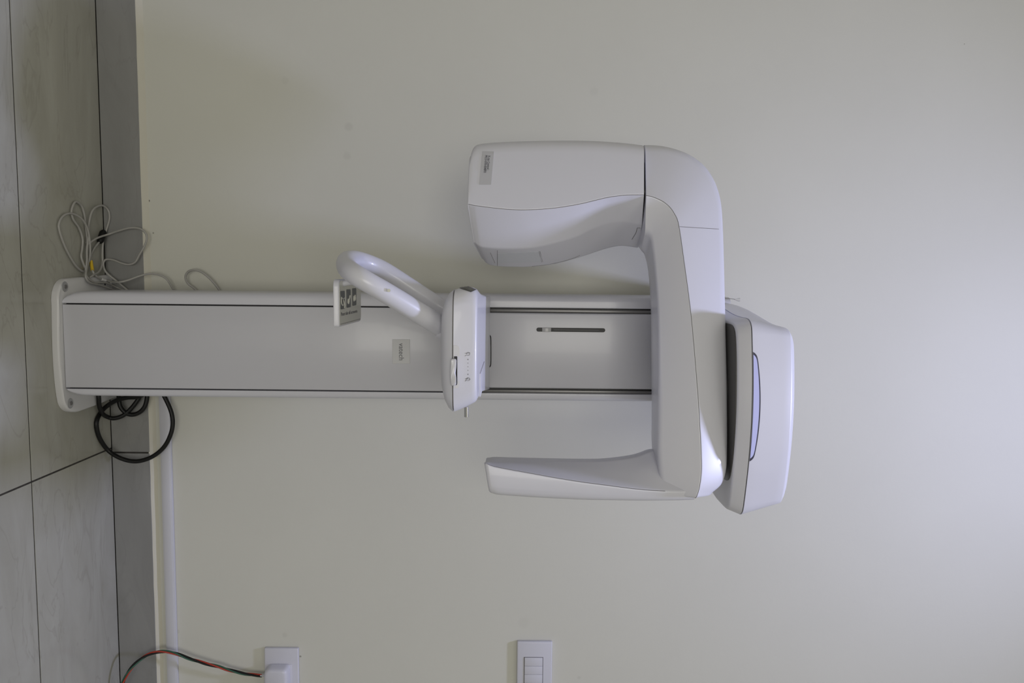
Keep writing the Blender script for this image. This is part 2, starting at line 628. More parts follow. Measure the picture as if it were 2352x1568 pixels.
HZB = H + 0.430        # underside
HZS = P(1727, 735, 1.408).z        # seam between lower tray and cover
HZT = P(1818, 745, 1.426).z        # top edge of the front
tray = [head_ring(HZB, 0.05), head_ring(HZB + .0004, 0.013), head_ring(HZB + .0018, 0.0095), head_ring(HZB + .004, 0.0078), head_ring(HZS - .001, 0.0004), head_ring(HZS - .0004, 0.002)]
finish('head_tray', loft_bm(tray), 'white', mach, 45)
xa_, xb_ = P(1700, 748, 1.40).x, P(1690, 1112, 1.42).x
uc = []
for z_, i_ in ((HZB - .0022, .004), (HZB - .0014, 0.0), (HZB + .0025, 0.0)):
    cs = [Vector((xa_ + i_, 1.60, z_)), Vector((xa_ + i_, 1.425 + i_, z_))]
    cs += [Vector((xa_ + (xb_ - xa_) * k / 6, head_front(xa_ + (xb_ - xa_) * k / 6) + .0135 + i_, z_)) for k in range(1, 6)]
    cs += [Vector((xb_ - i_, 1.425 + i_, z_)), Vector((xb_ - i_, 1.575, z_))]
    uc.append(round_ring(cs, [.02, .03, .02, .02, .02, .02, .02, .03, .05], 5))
finish('head_shade_plate', loft_bm(uc), 'shaded_underside', mach)  # added plate, its dark colour paints the shade under the head
finish('head_gap', loft_bm([head_ring(HZS - .0008, 0.003), head_ring(HZS + .0012, 0.003)]), 'dark', mach)
cover = [head_ring(HZS + .0006, 0.003), head_ring(HZS + .0008, -0.0004)]
cover += [head_ring(HZS + .003 + (HZT - HZS - .006) * k / 5, 0.018 * k / 5) for k in range(6)]
cover += [head_ring(HZT - .001, 0.019), head_ring(HZT + .0012, 0.0215), head_ring(HZT + .006, 0.028), head_ring(HZT + .011, 0.038), head_ring(HZT + .015, 0.054)]
finish('head_cover', loft_bm(cover), 'white', mach, 45)

# indicator window on the head front: a low arch, rim then lens
def arch(px0, px1, rise, off, name, material, par):
    xa = P(1729, px0, 1.39).x
    xb = P(1729, px1, 1.39).x
    m = 80
    lo, hi = [], []
    for k in range(m + 1):
        t = k / m
        x = xa + (xb - xa) * t
        s = abs(2 * t - 1)
        z = HZS + .0012 + rise * (1 - s ** 28) * (1 - 0.5 * s ** 2)
        y = head_front(x) - off + .018 * max(0, z - HZS) / (HZT - HZS)
        lo.append(Vector((x, head_front(x) - off, HZS + .0012)))
        hi.append(Vector((x, y - .0002, max(z, HZS + .0014))))
    bm_ = bmesh.new()
    back = Vector((0, .004, 0))
    for k in range(m):
        v = [bm_.verts.new(p) for p in (lo[k], lo[k + 1], hi[k + 1], hi[k])]
        bm_.faces.new(v)
        w = [bm_.verts.new(p) for p in (hi[k], hi[k + 1], hi[k + 1] + back, hi[k] + back)]
        bm_.faces.new(w)
        w = [bm_.verts.new(p) for p in (lo[k + 1], lo[k], lo[k] + back, lo[k + 1] + back)]
        bm_.faces.new(w)
    bmesh.ops.remove_doubles(bm_, verts=bm_.verts, dist=1e-5)
    return finish(name, bm_, material, par)


rim = arch(809, 1060, 0.0150, 0.0012, 'indicator_rim', 'lens_rim', mach)
arch(815, 1053, 0.0120, 0.0020, 'indicator_lens', 'lens', rim)

# thin pull wire beside the head
w = [P(1660, 685.2, 1.62), P(1680, 686, 1.62), P(1689, 687.5, 1.62)]
pw = tube('pull_wire', w, .0006, 'cable_dark', mach, 6)
finish('tip', tube_bm([P(1688, 687.3, 1.62), P(1692, 688, 1.62), P(1699, 688, 1.62)], lambda t: .0012 + .003 * t, 10), 'tag', pw, 60)

# ---- rotating C-arm
SL = -0.19
AY = 1.448


def arm_pt(px, py, dy=0.0):
    return P(px, py, AY + dy, SL)


def arm_loft(stations, depths, back, radii, n=5, caps=(0, 0)):
    """stations: rows of (A, S, C, I) pixels. A outer edge, S seam, C crease, I inner edge; returns rings and the seam line"""
    ks = len(stations[0])
    tracks = []
    for c_ in range(ks):
        tr = [arm_pt(st[c_][0], st[c_][1], depths[c_]) for st in stations]
        tracks.append(catmull(tr, n))
    rings = []
    for i in range(len(tracks[0])):
        cs = [t[i] for t in tracks]
        A, I = cs[0], cs[-1]
        mid = (A + I) / 2
        Ab = Vector((A.x + (mid.x - A.x) * .10, A.y + back - depths[0], A.z + (mid.z - A.z) * .10))
        Ib = Vector((I.x + (mid.x - I.x) * .22, I.y + back - depths[-1], I.z + (mid.z - I.z) * .22))
        rings.append(round_ring([Ab] + cs + [Ib], radii, 6))
    return end_caps(rings, *caps), tracks


def bvh(rings_):
    from mathutils.bvhtree import BVHTree
    n_ = len(rings_[0])
    vs = [p for r in rings_ for p in r]
    fs = [(i * n_ + k, i * n_ + (k + 1) % n_, (i + 1) * n_ + (k + 1) % n_, (i + 1) * n_ + k) for i in range(len(rings_) - 1) for k in range(n_)]
    return BVHTree.FromPolygons(vs, fs)


def cast(tree, px, py, lift=0.0):
    """point of a surface seen at (px, py), lifted off it along the normal"""
    d = ray(px, py).normalized()
    loc, nor, _, _ = tree.ray_cast(CAM, d)
    if loc is None:
        loc, nor, _, _ = tree.find_nearest(CAM + d * 1.2)
    if nor.dot(d) > 0:
        nor = -nor
    return loc + nor * lift


def surf_patch(name, tree, q, nu, nv, lift, material, par, thick=.0006):
    """thin sheet lying on a surface, q = four photo pixels in order"""
    bm_ = bmesh.new()
    g = []
    for i in range(nu + 1):
        u = i / nu
        row = []
        for j in range(nv + 1):
            v = j / nv
            x_ = (q[0][0] * (1 - u) + q[1][0] * u) * (1 - v) + (q[3][0] * (1 - u) + q[2][0] * u) * v
            y_ = (q[0][1] * (1 - u) + q[1][1] * u) * (1 - v) + (q[3][1] * (1 - u) + q[2][1] * u) * v
            row.append(bm_.verts.new(cast(tree, x_, y_, lift)))
        g.append(row)
    for i in range(nu):
        for j in range(nv):
            bm_.faces.new((g[i][j], g[i + 1][j], g[i + 1][j + 1], g[i][j + 1]))
    o_ = finish(name, bm_, material, par, 0)
    md = o_.modifiers.new('thickness', 'SOLIDIFY')
    md.thickness = thick
    md.offset = 0
    return o_


# generator housing (left arm)
gen = [
    [(1080.5, 352), (1075.5, 469), (1090, 557), (1110, 595)],
    [(1083.5, 340), (1078.5, 469.5), (1092.5, 559.5), (1113, 600)],
    [(1089, 331), (1085, 470.8), (1097.5, 563), (1118, 605)],
    [(1099, 325.5), (1096, 472.6), (1107, 567), (1126, 609)],
    [(1127, 322), (1127, 476.6), (1138, 570), (1146, 612)],
    [(1170, 319.5), (1166, 480.5), (1180, 571), (1183, 613.5)],
    [(1213, 318), (1208, 482), (1225, 568.5), (1215, 613)],
    [(1271, 317), (1271, 478), (1270, 559), (1271, 607)],
    [(1329, 317), (1329, 469), (1322, 544), (1326, 593)],
    [(1370, 318), (1372, 459), (1365, 524), (1366, 580)],
    [(1401, 320), (1401, 452.6), (1395, 513), (1394, 571)],
    [(1440, 323), (1440, 448), (1431, 509), (1428, 565)],
    [(1479.5, 328), (1479, 447.5), (1474.5, 516), (1465, 569.5)],
]
rings, tr = arm_loft(gen, (0.0, 0.0, 0.062, 0.155), 0.25, [.035, .028, .003, .004, .005, .03], 5, (0.003, 0.0))
gen_bvh = bvh(rings)
gobj = finish('generator_housing', loft_bm(rings), 'white', mach, 50)
seam = [p + Vector((0.0, 0.0014, 0)) for p in tr[1]]


def seam_tube(name, pts, par, rad=.0006):
    return finish(name, tube_bm(pts, rad, 6), 'seam', par, 0)


def ring_at(rings_, tr_, idx):
    return None


def shift_to_surface(rings_, n_corner, k=6):
    """points of the rings in the middle of the rounded corner n_corner"""
    return [r[n_corner * k + k // 2 - 1].lerp(r[n_corner * k + k // 2], 0.5) for r in rings_]


seam_tube('seam_line', shift_to_surface(rings[4:], 2), gobj)

# elbow and overhead beam
elb = [
    [(1482.5, 328.5), (1484, 449), (1482, 532), (1472, 573)],
    [(1508, 329), (1496, 451), (1486, 534), (1475, 578)],
    [(1531, 332), (1511, 456.5), (1491, 539), (1480, 584)],
    [(1562, 340), (1526, 464.5), (1494.5, 547), (1484, 591)],
    [(1590, 352), (1540, 477), (1497, 560), (1487, 601)],
    [(1620, 374), (1550, 492), (1500, 582), (1489, 614)],
    [(1641, 402), (1556, 505), (1503, 607), (1491, 628)],
    [(1654, 432), (1560, 523), (1506, 640), (1493, 650)],
    [(1662, 468), (1566, 563), (1509, 680), (1496, 690)],
    [(1666, 526), (1572, 607), (1511, 725), (1498, 735)],
    [(1669, 620), (1582, 680), (1512, 790), (1499, 797)],
    [(1672, 729), (1590, 752), (1512.5, 850), (1499.5, 855)],
    [(1675, 862), (1602.5, 897), (1512, 920), (1500, 920)],
    [(1676, 960), (1609, 1000), (1511, 985), (1500, 982)],
    [(1676, 1030), (1611, 1050), (1510.5, 1032), (1500, 1030)],
    [(1674, 1078), (1611, 1085), (1514, 1085), (1504, 1078)],
    [(1664, 1112), (1607, 1118), (1519.5, 1117), (1510, 1108)],
    [(1642, 1132), (1601.5, 1138), (1526, 1128), (1516, 1119)],
]
rings, tr = arm_loft(elb, (0.036, 0.0, 0.030, 0.095), 0.20, [.035, .022, .003, .010, .010, .03], 5, (0.0, 0.006))
arm = finish('rotating_arm', loft_bm(rings), 'white', mach, 50)
seam_tube('seam_line', shift_to_surface(rings, 2), arm)
# cover joint across the elbow
jl = []
for t in range(13):
    f = t / 12
    jl.append(arm_pt(1560 + 104 * f, 521 + 6 * f, 0.0 + .022 * f))
for i, p in enumerate(jl):
    pass
jr = min(range(len(rings)), key=lambda i: abs(tr[1][i].x - jl[0].x) + abs(tr[1][i].z - jl[0].z) if i < len(tr[1]) else 9)
# the joint follows the front face between the seam corner and the outer corner of neighbouring rings
def face_point(px, py):
    d = ray(px, py)
    best = None
    for i in range(len(rings) - 1):
        for k in range(6, 18):
            q = (rings[i][k], rings[i][k + 1], rings[i + 1][k + 1], rings[i + 1][k])
            from mathutils.geometry import intersect_ray_tri
            for tri in ((q[0], q[1], q[2]), (q[0], q[2], q[3])):
                h = intersect_ray_tri(tri[0], tri[1], tri[2], d, CAM, True)
                if h is not None and (best is None or (h - CAM).length < (best - CAM).length):
                    best = h
    return best


jp = [face_point(1561 + 100 * f / 10, 520.5 + 6 * f / 10) for f in range(11)]
jp = [p for p in jp if p is not None]
if len(jp) > 2:
    seam_tube('cover_joint', jp, arm, .0005)

# dark neck in the slit between generator and elbow
nk0 = [(1476, 372), (1477, 440), (1474, 515), (1468, 545)]
nk1 = [(1488, 372), (1489, 440), (1486, 515), (1478, 546)]
rings_n, _ = arm_loft([nk0, nk1], (0.034, 0.006, 0.070, 0.12), 0.22, [.02, .006, .012, .016, .006, .03], 1)
finish('neck', loft_bm(rings_n), 'dark', mach, 50)
# swivel between arm and head
cx = Vector((P(1680, 905, 1.50).x, 1.515, H + 0.405))
n = 32
finish('swivel', loft_bm([[cx + Vector((math.cos(2 * math.pi * k / n) * r, math.sin(2 * math.pi * k / n) * r * .62, z)) for k in range(n)] for r, z in ((.10, 0), (.10, .027))]), 'dark', mach)

# detector (right arm)
det = [
    [(1131, 1138), (1119, 1064), (1118, 1060.5), (1121, 1058)],
    [(1145, 1141.5), (1135, 1070), (1132, 1060), (1133, 1055.6)],
    [(1185, 1144.5), (1175, 1078), (1170, 1062), (1170, 1056.5)],
    [(1228, 1147.5), (1225, 1087), (1220, 1066), (1220, 1057.5)],
    [(1285, 1150.5), (1280, 1097), (1275, 1071), (1275, 1058.5)],
    [(1340, 1153), (1340, 1106.5), (1332, 1076), (1330, 1059.3)],
    [(1400, 1154), (1397, 1114), (1388, 1080), (1384, 1058.7)],
    [(1450, 1154.4), (1445, 1120.5), (1436, 1079), (1432, 1053.5)],
    [(1490, 1154.4), (1485, 1124.6), (1474, 1074), (1468, 1046.4)],
    [(1530, 1153.8), (1520, 1127), (1508, 1066), (1500, 1034.5)],
    [(1575, 1153), (1560, 1128), (1528, 1070), (1520, 1040)],
    [(1597, 1151.5), (1590, 1128), (1545, 1080), (1537, 1055)],
]
rings, tr = arm_loft(det, (0.016, 0.010, 0.055, 0.088), 0.15, [.025, .020, .004, .010, .006, .025], 5, (0.006, 0.0))
dobj = finish('detector_housing', loft_bm(rings), 'white', mach, 50)
seam_tube('seam_line', shift_to_surface(rings[4:4 + 47], 2), dobj)

# x-ray window on the inner side of the generator: slightly sunk pane with frame lines
wpx = [(1143, 581), (1237, 577), (1242, 601), (1143, 603.5)]
win = surf_patch('xray_window', gen_bvh, wpx, 8, 4, .0006, 'window_pane', gobj)
for e0, e1 in (((1142.5, 575), (1142.5, 610)), ((1238, 576.5), (1244.5, 602)), ((1240.5, 577), (1246.5, 601)), ((1126, 580), (1137, 604))):
    seam_tube('window_edge', [cast(gen_bvh, e0[0] + (e1[0] - e0[0]) * t / 5, e0[1] + (e1[1] - e0[1]) * t / 5, .0001) for t in range(6)], gobj, .00035)
seam_tube('edge_joint', [cast(gen_bvh, x_, y_, .0001) for x_, y_ in ((1222, 611.3), (1250, 608.6), (1275, 604), (1300, 598), (1320, 591.5), (1332, 586))], gobj, .0005)
tabp = [(1464, 523), (1472, 524), (1467, 545), (1453, 550), (1455, 545), (1461, 535)]
seam_tube('cover_tab', [cast(gen_bvh, x_, y_, .0001) for x_, y_ in ((1471, 523.5), (1464, 523), (1460.5, 535), (1455, 544), (1451.5, 549.5))], gobj, .0006)

# sticker on the generator
ang = math.atan(SL)
ax = Vector((math.cos(ang), math.sin(ang), 0))
tl, trr, brr, bll = [cast(gen_bvh, x_, y_, .0005) for x_, y_ in ((1134.5, 348), (1128, 424), (1101, 424), (1108, 347.5))]
cent = (tl + trr + brr + bll) / 4
xd = ((trr - tl) + (brr - bll)).normalized()
nface = xd.cross(UP).normalized()
yd = nface.cross(xd) * -1
if yd.z < 0:
    yd = -yd
w_, h_ = (trr - tl).length / 2, (tl - bll).length / 2
fn = Vector((ax.y, -ax.x, 0))
if fn.y > 0:
    fn = -fn
st_unused = round_ring([cent - xd * w_ - yd * h_, cent + xd * w_ - yd * h_, cent + xd * w_ + yd * h_, cent - xd * w_ + yd * h_], [.003] * 4, 5)
stick = surf_patch('serial_sticker', gen_bvh, [(1134.5, 348), (1128, 424), (1101, 424), (1108, 347.5)], 14, 4, .0005, 'sticker', gobj, .0005)
for_text = cast(gen_bvh, 1118, 388, .0012)
cent = for_text
text('sticker_lettering', 'X-ray Control :', cent - xd * (w_ - .0065) + yd * h_ * .22 + fn * .0009, xd, yd, .0068, 'ink', stick, sx=.72, depth=.0001)
text('sticker_lettering', 'MCU-070-004893', cent - xd * (w_ - .0065) - yd * h_ * .28 + fn * .0009, xd, yd, .0068, 'ink', stick, sx=.72, depth=.0001)

# ---- chin rest on its bracket
CF = 1.118             # front of the chin rest


def chin_ring(zpx, ins, lpx, rpx, fr=0.0):
    xa = P(1060, lpx, CF).x
    xb = P(1060, rpx, CF).x
    z = H + (zpx - 1176) / F_PX * CF
    bow = 0.006
    cs, rd = [], []
    cs.append(Vector((P(1110, 683, 1.70).x, CY + .004, z))); rd.append(.004)
    cs.append(Vector((xa + .012, 1.30, z))); rd.append(.06)
    cs.append(Vector((xa + ins, CF + .055, z))); rd.append(.035)
    cs.append(Vector((xa + ins * 1.2 + .004, CF + fr + .006, z))); rd.append(.024)
    for k in (1, 2, 3):
        cs.append(Vector((xa + (xb - xa) * k / 4, CF + fr - bow * math.sin(math.pi * k / 4) + .004, z))); rd.append(.03)
    cs.append(Vector((xb - ins * 1.2 - .003, CF + fr + .008, z))); rd.append(.022)
    cs.append(Vector((xb - ins, CF + .06, z))); rd.append(.03)
    cs.append(Vector((xb + .005, 1.30, z))); rd.append(.06)
    cs.append(Vector((P(1110, 903, 1.70).x, CY + .004, z))); rd.append(.004)
    return round_ring(cs, rd, 6)


lowc = [chin_ring(1006, .05, 676, 932, .045), chin_ring(1010, .022, 674, 940, .020), chin_ring(1017, .010, 671, 946, .009), chin_ring(1027, .003, 667, 952, .003),
        chin_ring(1037, 0, 664, 955.5, 0.0), chin_ring(1038.2, .001, 664, 955.5, .001)]
chin = finish('chin_rest', loft_bm(lowc), 'white', mach, 45)
finish('joint', loft_bm([chin_ring(1037.5, .002, 664, 955, .0016), chin_ring(1041, .002, 664, 955, .0016)]), 'seam', chin)
upc = [chin_ring(1040.4, .001, 664, 955.5, .001), chin_ring(1041, 0, 663.5, 955.5, 0), chin_ring(1055, 0, 659, 950.5, .002), chin_ring(1070, 0, 656.5, 944, .0042),
       chin_ring(1082, 0, 659, 938, .006), chin_ring(1089, .0005, 662, 935, .0072), chin_ring(1092.5, .002, 665, 933.5, .0088), chin_ring(1094.6, .0045, 668, 932, .0125), chin_ring(1095.2, .010, 672, 930, .02)]
finish('top_cover', loft_bm(upc), 'white', chin, 45)
chin_bvh = bvh(upc)


def chin_face(px, py, dy=0.0):
    return cast(chin_bvh, px, py, -dy)


def flat_patch(name, corners, radii, material, par, lift=.0008, thick=.0012):
    ring = round_ring(corners, radii, 5)
    nn = (corners[1] - corners[0]).cross(corners[-1] - corners[0]).normalized()
    if nn.dot(CAM - corners[0]) < 0:
        nn = -nn
    return poly_prism(name, [p + nn * (lift - thick) for p in ring], nn * thick, material, par)


# lever recess and lever
flat_patch('lever_recess', [chin_face(1041.5, 793), chin_face(1055.5, 793), chin_face(1055.5, 891), chin_face(1041.5, 891)], [.001, .007, .007, .001], 'white_dull', chin, .0008, .006)
flat_patch('lever_slot', [chin_face(1043, 818), chin_face(1050, 818), chin_face(1050, 884), chin_face(1043, 884)], [.0006, .0006, .004, .001], 'dark', chin, .0016, .004)
LEV_Y = chin_face(1046, 855).y
lev = bmesh.new()
lr = []
for dpt, shr in ((-.001, 0.0), (.0085, 0.0), (.0100, .0006), (.0108, .0018)):
    cs = [(1036, 823.5), (1046.5, 823.5), (1048.5, 827), (1048, 843), (1046.2, 856), (1047.8, 868), (1048, 882), (1045.5, 885.5), (1036, 885.5), (1034.5, 870), (1033.6, 856), (1034.4, 842)]
    ps = [P(a_, b2, LEV_Y - dpt) for a_, b2 in cs]
    cc = sum(ps, Vector()) / len(ps)
    lr.append(round_ring([p + (cc - p).normalized() * shr for p in ps], [.0014] * len(ps), 3))
loft_bm(lr, True, lev)
finish('lever', lev, 'white', chin, 40)

# printed scale: dots, arrow heads and two head outlines
def print_poly(name, pix, par):
    ps = [chin_face(a_, b2, -.00012) for a_, b2 in pix]
    return poly_prism(name, ps, Vector((0, .0006, 0)), 'ink_grey', par, 0)


scx = 1074.6
print_poly('printed_arrow', [(scx - 1.6, 826.4), (scx + 1.8, 826.4), (scx + .1, 823.2)], chin)
print_poly('printed_arrow', [(scx - 1.6, 858.2), (scx + 1.8, 858.2), (scx + .1, 861.4)], chin)
for yy in (833.6, 842, 850.2):
    print_poly('printed_dot', [(scx + .1 + .95 * math.cos(k * math.pi / 4), yy + .95 * math.sin(k * math.pi / 4)) for k in range(8)], chin)


def print_line(name, pix, par, r=.00030):
    pts_ = catmull([chin_face(a_, b2, -.0001) for a_, b2 in pix], 4)
    return finish(name, tube_bm(pts_, r, 5), 'ink_grey', par, 0)


for base_y in (810.5, 868.5):
    print_line('printed_head', [(1068, base_y + 7), (1071, base_y + 4.6), (1073, base_y + 5.4), (1077.5, base_y + 5), (1079, base_y + 2.4), (1078.6, base_y - 0.5), (1074.5, base_y - 1.6),
                                (1071.5, base_y + .6), (1073, base_y + 2.8)], chin)
print_line('printed_line', [(1067.5, 811.2), (1080, 810)], chin)
print_line('printed_line', [(1068, 869.2), (1080.5, 870.6)], chin)
print_line('printed_line', [(1069, 874.6), (1072, 869.6), (1076, 867.2)], chin)

# charcoal badge at the left end of the cover
bdg = surf_patch('badge', chin_bvh, [(1055.5, 662), (1070.5, 656.5), (1093.5, 665.5), (1081.5, 671)], 6, 10, .0007, 'badge', chin)
for f in (0.34, 0.52, 0.70):
    q0 = (1055.5 + 15 * f, 662 - 5.5 * f)
    q1 = (1081.5 + 12 * f, 671 - 5.5 * f)
    finish('badge_line', tube_bm([cast(chin_bvh, q0[0] + (q1[0] - q0[0]) * t / 6, q0[1] + (q1[1] - q0[1]) * t / 6, .0008) for t in range(1, 6)], .0005, 5), 'badge_text', bdg, 0)

# chrome peg at the right end
p0 = P(1071.5, 934, 1.185)
p1 = P(1071.5, 957.5, 1.185)
ax_ = (p1 - p0).normalized()
finish('chrome_peg', tube_bm([p0, p1 - ax_ * .001, p1 - ax_ * .0004, p1], lambda t: .0036 if t < .7 else .0030, 20), 'chrome', mach, 40)
surf_patch('peg_slot', chin_bvh, [(1063, 944.6), (1082, 936.4), (1081.4, 935.4), (1066, 941.6)], 5, 2, .0003, 'seam', chin)
# bracket slit on the panel
sl = [P(1122.5, 768, CY), P(1126, 771.5, CY), P(1127.3, 776, CY), P(1127.6, 790, CY), P(1127.6, 828, CY), P(1127, 838, CY), P(1125, 842, CY), P(1122, 844.5, CY)]
finish('bracket_slit', tube_bm(catmull([p + Vector((0, .0004, 0)) for p in sl], 4), .0012, 6), 'dark', mach, 60)
finish('bracket_joint', tube_bm([P(1108.5, 698, 1.42), P(1108, 749, 1.42)], .0005, 5), 'seam', chin, 0)
# bite holder slots on the top of the bracket
topz = H + (1095 - 1176) / F_PX * CF
for (a0, a1, b0, b1) in ((1112, 846, 1112.4, 851), (1112, 869.5, 1112.4, 874.5)):
    finish('slot_mark', tube_bm([P(a0, a0 * 0 + a1, 1.50), P(b0 + 3, a1, 1.50)], .0004, 5), 'seam', chin, 0)
fw = box_bm(P(1098, 852, 1.25).x, P(1098, 905, 1.25).x, 1.22, 1.40, topz - .004, topz + .0022, .0015, 2)
finish('bite_block_holder', fw, 'white', chin)
finish('holder_shadow_gap', tube_bm([P(1097, 856, 1.217), P(1096.8, 900, 1.217)], .0014, 6), 'seam', chin, 0)

# ---- patient hand grip loop
hp = [(1034, 762, 1.215), (1017, 751, 1.19), (962, 718, 1.14), (887, 672.5, 1.098), (838, 644, 1.085), (811, 627, 1.095), (797.5, 615, 1.13), (795, 604, 1.175),
      (800, 597.5, 1.225), (818, 596.5, 1.275), (850, 606, 1.305), (886, 623, 1.32), (945, 661, 1.33), (1000, 697, 1.34), (1024, 714, 1.34)]
hpts = [P(*q) for q in hp]
grip = tube('hand_grip', hpts, lambda t: .0152 + .0026 * (1 - min(1, t / .25)) if t < .5 else .0155, 'white', mach, 24, 8)
for (px, py, Y, r) in ((1015, 750, 1.188, .0200), (1010, 703, 1.34, .0165)):
    q = P(px, py, Y)
    q2 = P(px + 16, py + 9.5, Y)
    finish('grip_collar', tube_bm([q, q2], r, 24), 'white', grip, 60)
wc = P(893, 667, 1.0795)
finish('mark', tube_bm([wc, wc + Vector((0, .003, 0))], .0024, 12), 'plate', grip, 60)

# ---- notice plate fixed under the grip
NZ = H - 0.269
c0 = [PZ(777.5, 640, NZ), PZ(780, 753, NZ), PZ(829, 735, NZ), PZ(829, 652, NZ)]
x0n, x1n = (c0[0].x + c0[3].x) / 2 - .004, (c0[1].x + c0[2].x) / 2
y0n, y1n = (c0[0].y + c0[1].y) / 2, (c0[2].y + c0[3].y) / 2
ring = round_ring([Vector((x0n, y0n, NZ)), Vector((x1n, y0n, NZ)), Vector((x1n, y1n, NZ)), Vector((x0n, y1n, NZ))], [.012, .004, .010, .012], 6)
ringc = Vector(((x0n + x1n) / 2, (y0n + y1n) / 2, 0))


def inset(r, d, dz):
    return [Vector((p.x + (d if p.x < ringc.x else -d), p.y + (d if p.y < ringc.y else -d), p.z + dz)) for p in r]


npl = finish('notice_plate', loft_bm([inset(ring, .0008, -.0092), inset(ring, 0, -.0085), inset(ring, 0, -.001), inset(ring, .0006, -.0002), inset(ring, .0014, 0)]), 'white', mach, 40)
finish('notice_sheet', loft_bm([inset(ring, .0022, -.001), inset(ring, .0022, .0004)]), 'plate', npl, 40)
iw = 0.62
for i, (pa, pb, pc, pd) in enumerate((((780.3, 668.5), (790.3, 667.5), (791.8, 708.5), (782, 710)), ((794.3, 665), (803.8, 663.7), (805.2, 705), (795.8, 706.3)), ((807.5, 662.6), (816.5, 661), (818.2, 700.5), (809.2, 702)))):
    q = [PZ(*pp, NZ) for pp in (pa, pb, pc, pd)]
    xa, xb = (q[0].x + q[1].x) / 2, (q[2].x + q[3].x) / 2
    ya, yb = (q[0].y + q[3].y) / 2, (q[1].y + q[2].y) / 2
    rr = round_ring([Vector((xa, ya, NZ + .0005)), Vector((xb, ya, NZ + .0005)), Vector((xb, yb, NZ + .0005)), Vector((xa, yb, NZ + .0005))], [.003] * 4, 4)
    ic = poly_prism('pictogram', rr, Vector((0, 0, .0004)), 'icon_grey', npl, 0)
    zc_ = NZ + .0011

    def L(u, v):
        return Vector((xa + (xb - xa) * u, ya + (yb - ya) * v, zc_))
    if i == 0:
        paths = [[L(.35, .15), L(.45, .55), L(.40, .9)], [L(.35, .15), L(.6, .12), L(.75, .3), L(.8, .5), L(.7, .72), L(.5, .6)], [L(.55, .7), L(.75, .85), L(.97, .8)]]
    elif i == 1:
        paths = [[L(.55, .3), L(.7, .25), L(.78, .4), L(.68, .5), L(.55, .45), L(.55, .3)], [L(.6, .5), L(.5, .65), L(.35, .75)]]
    else:
        paths = [[L(.45, .3), L(.6, .25), L(.72, .32), L(.6, .4), L(.45, .3)], [L(.4, .6), L(.55, .55), L(.68, .62), L(.55, .7), L(.4, .6)]]
    for pth in paths:
        finish('pictogram_line', tube_bm(catmull(pth, 4), .0009 if i == 0 else .0014, 5), 'plate', ic, 0)
t0 = PZ(782, 722, NZ)
text('notice_lettering', 'Please take off accessories', Vector((t0.x, t0.y, NZ + .0006)), Vector((0.0, 1, 0)), Vector((-1, 0, 0)), .0082, 'ink_grey', npl, sx=1.42, depth=.0001)
e0, e1 = PZ(780, 748.5, NZ), PZ(828, 731.5, NZ)
finish('plate_edge_line', tube_bm([Vector((x1n - .004, y0n + .006, NZ + .0004)), Vector((x1n - .004, y1n - .008, NZ + .0004))], .0004, 5), 'ink_grey', npl, 0)
# bracket that carries the plate from the grip
bk = Vector(((x0n + .007), y0n + .030, NZ))
finish('plate_bracket', tube_bm([bk + Vector((0, 0, -.004)), bk + Vector((-.004, .0, .020))], .005, 14), 'white', npl, 60)

# ================================================================ cables
def ground(px, py, lift):
    p = PZ(px, py, lift)
    lim = SK_Y - .004
    if p.y > lim:
        p = P(px, py, lim)
    return p


def zc(pts, lift0=.004, lift1=None):
    """points read in an enlarged crop of the cable tangle"""
    out_ = []
    n_ = len(pts)
    for i, (a_, b2) in enumerate(pts):
        l = lift0 if lift1 is None else lift0 + (lift1 - lift0) * math.sin(math.pi * i / (n_ - 1))
        out_.append(ground(100 + a_ / 6.03, 440 + b2 / 6.03, l))
    return out_


l1 = [(1000, 1372), (800, 1300), (650, 1262), (585, 1180), (600, 1050), (640, 900), (642, 720), (610, 520), (530, 380), (400, 305), (280, 330), (210, 460), (250, 640), (330, 830),
      (430, 1000), (520, 1090), (590, 1100), (560, 1020), (522, 900), (535, 790), (540, 650), (490, 500), (410, 380), (387, 260), (440, 143), (520, 190), (560, 300), (585, 480), (598, 640), (592, 720)]
lf = [.024, .024, .023, .0205, .010, .008, .010, .012, .012, .008, .005, .004, .004, .004, .004, .005, .006, .008, .006, .004, .004, .004, .004, .004, .004, .004, .004, .004, .003, .003]
pts = [ground(100 + a_ / 6.03, 440 + b2 / 6.03, z) for (a_, b2), z in zip(l1, lf)]
gc1 = tag(tube('network_cable', pts, .0027, 'cable_grey', None, 8, 6), 'thin grey cable making two long narrow loops on the floor left of the base plate', 'cable', 'grey cables beside the machine')
l2 = [(1120, 1372), (1000, 1320), (860, 1260), (700, 1255), (600, 1180), (585, 1090), (600, 950), (600, 800), (620, 600), (625, 450), (680, 260), (800, 190), (890, 250), (915, 360), (880, 500),
      (830, 660), (815, 850), (815, 1000), (770, 1105), (700, 1150), (640, 1190)]
lf = [.024, .024, .023, .022, .0205, .012, .010, .008, .008, .008, .008, .010, .012, .012, .012, .010, .008, .008, .014, .021, .021]
pts = [ground(100 + a_ / 6.03, 440 + b2 / 6.03, z) for (a_, b2), z in zip(l2, lf)]
tag(tube('network_cable', pts, .0027, 'cable_grey', None, 8, 6), 'thin grey cable whose loop climbs onto the foot of the grey skirting', 'cable', 'grey cables beside the machine')
l3 = [(600, 740), (650, 700), (750, 640), (900, 590), (1050, 540), (1200, 502), (1330, 512), (1410, 570), (1430, 650), (1400, 750), (1330, 870), (1270, 975), (1180, 1010), (1080, 990), (960, 945),
      (870, 940), (830, 985), (845, 1080), (900, 1150), (1000, 1230), (1170, 1372)]
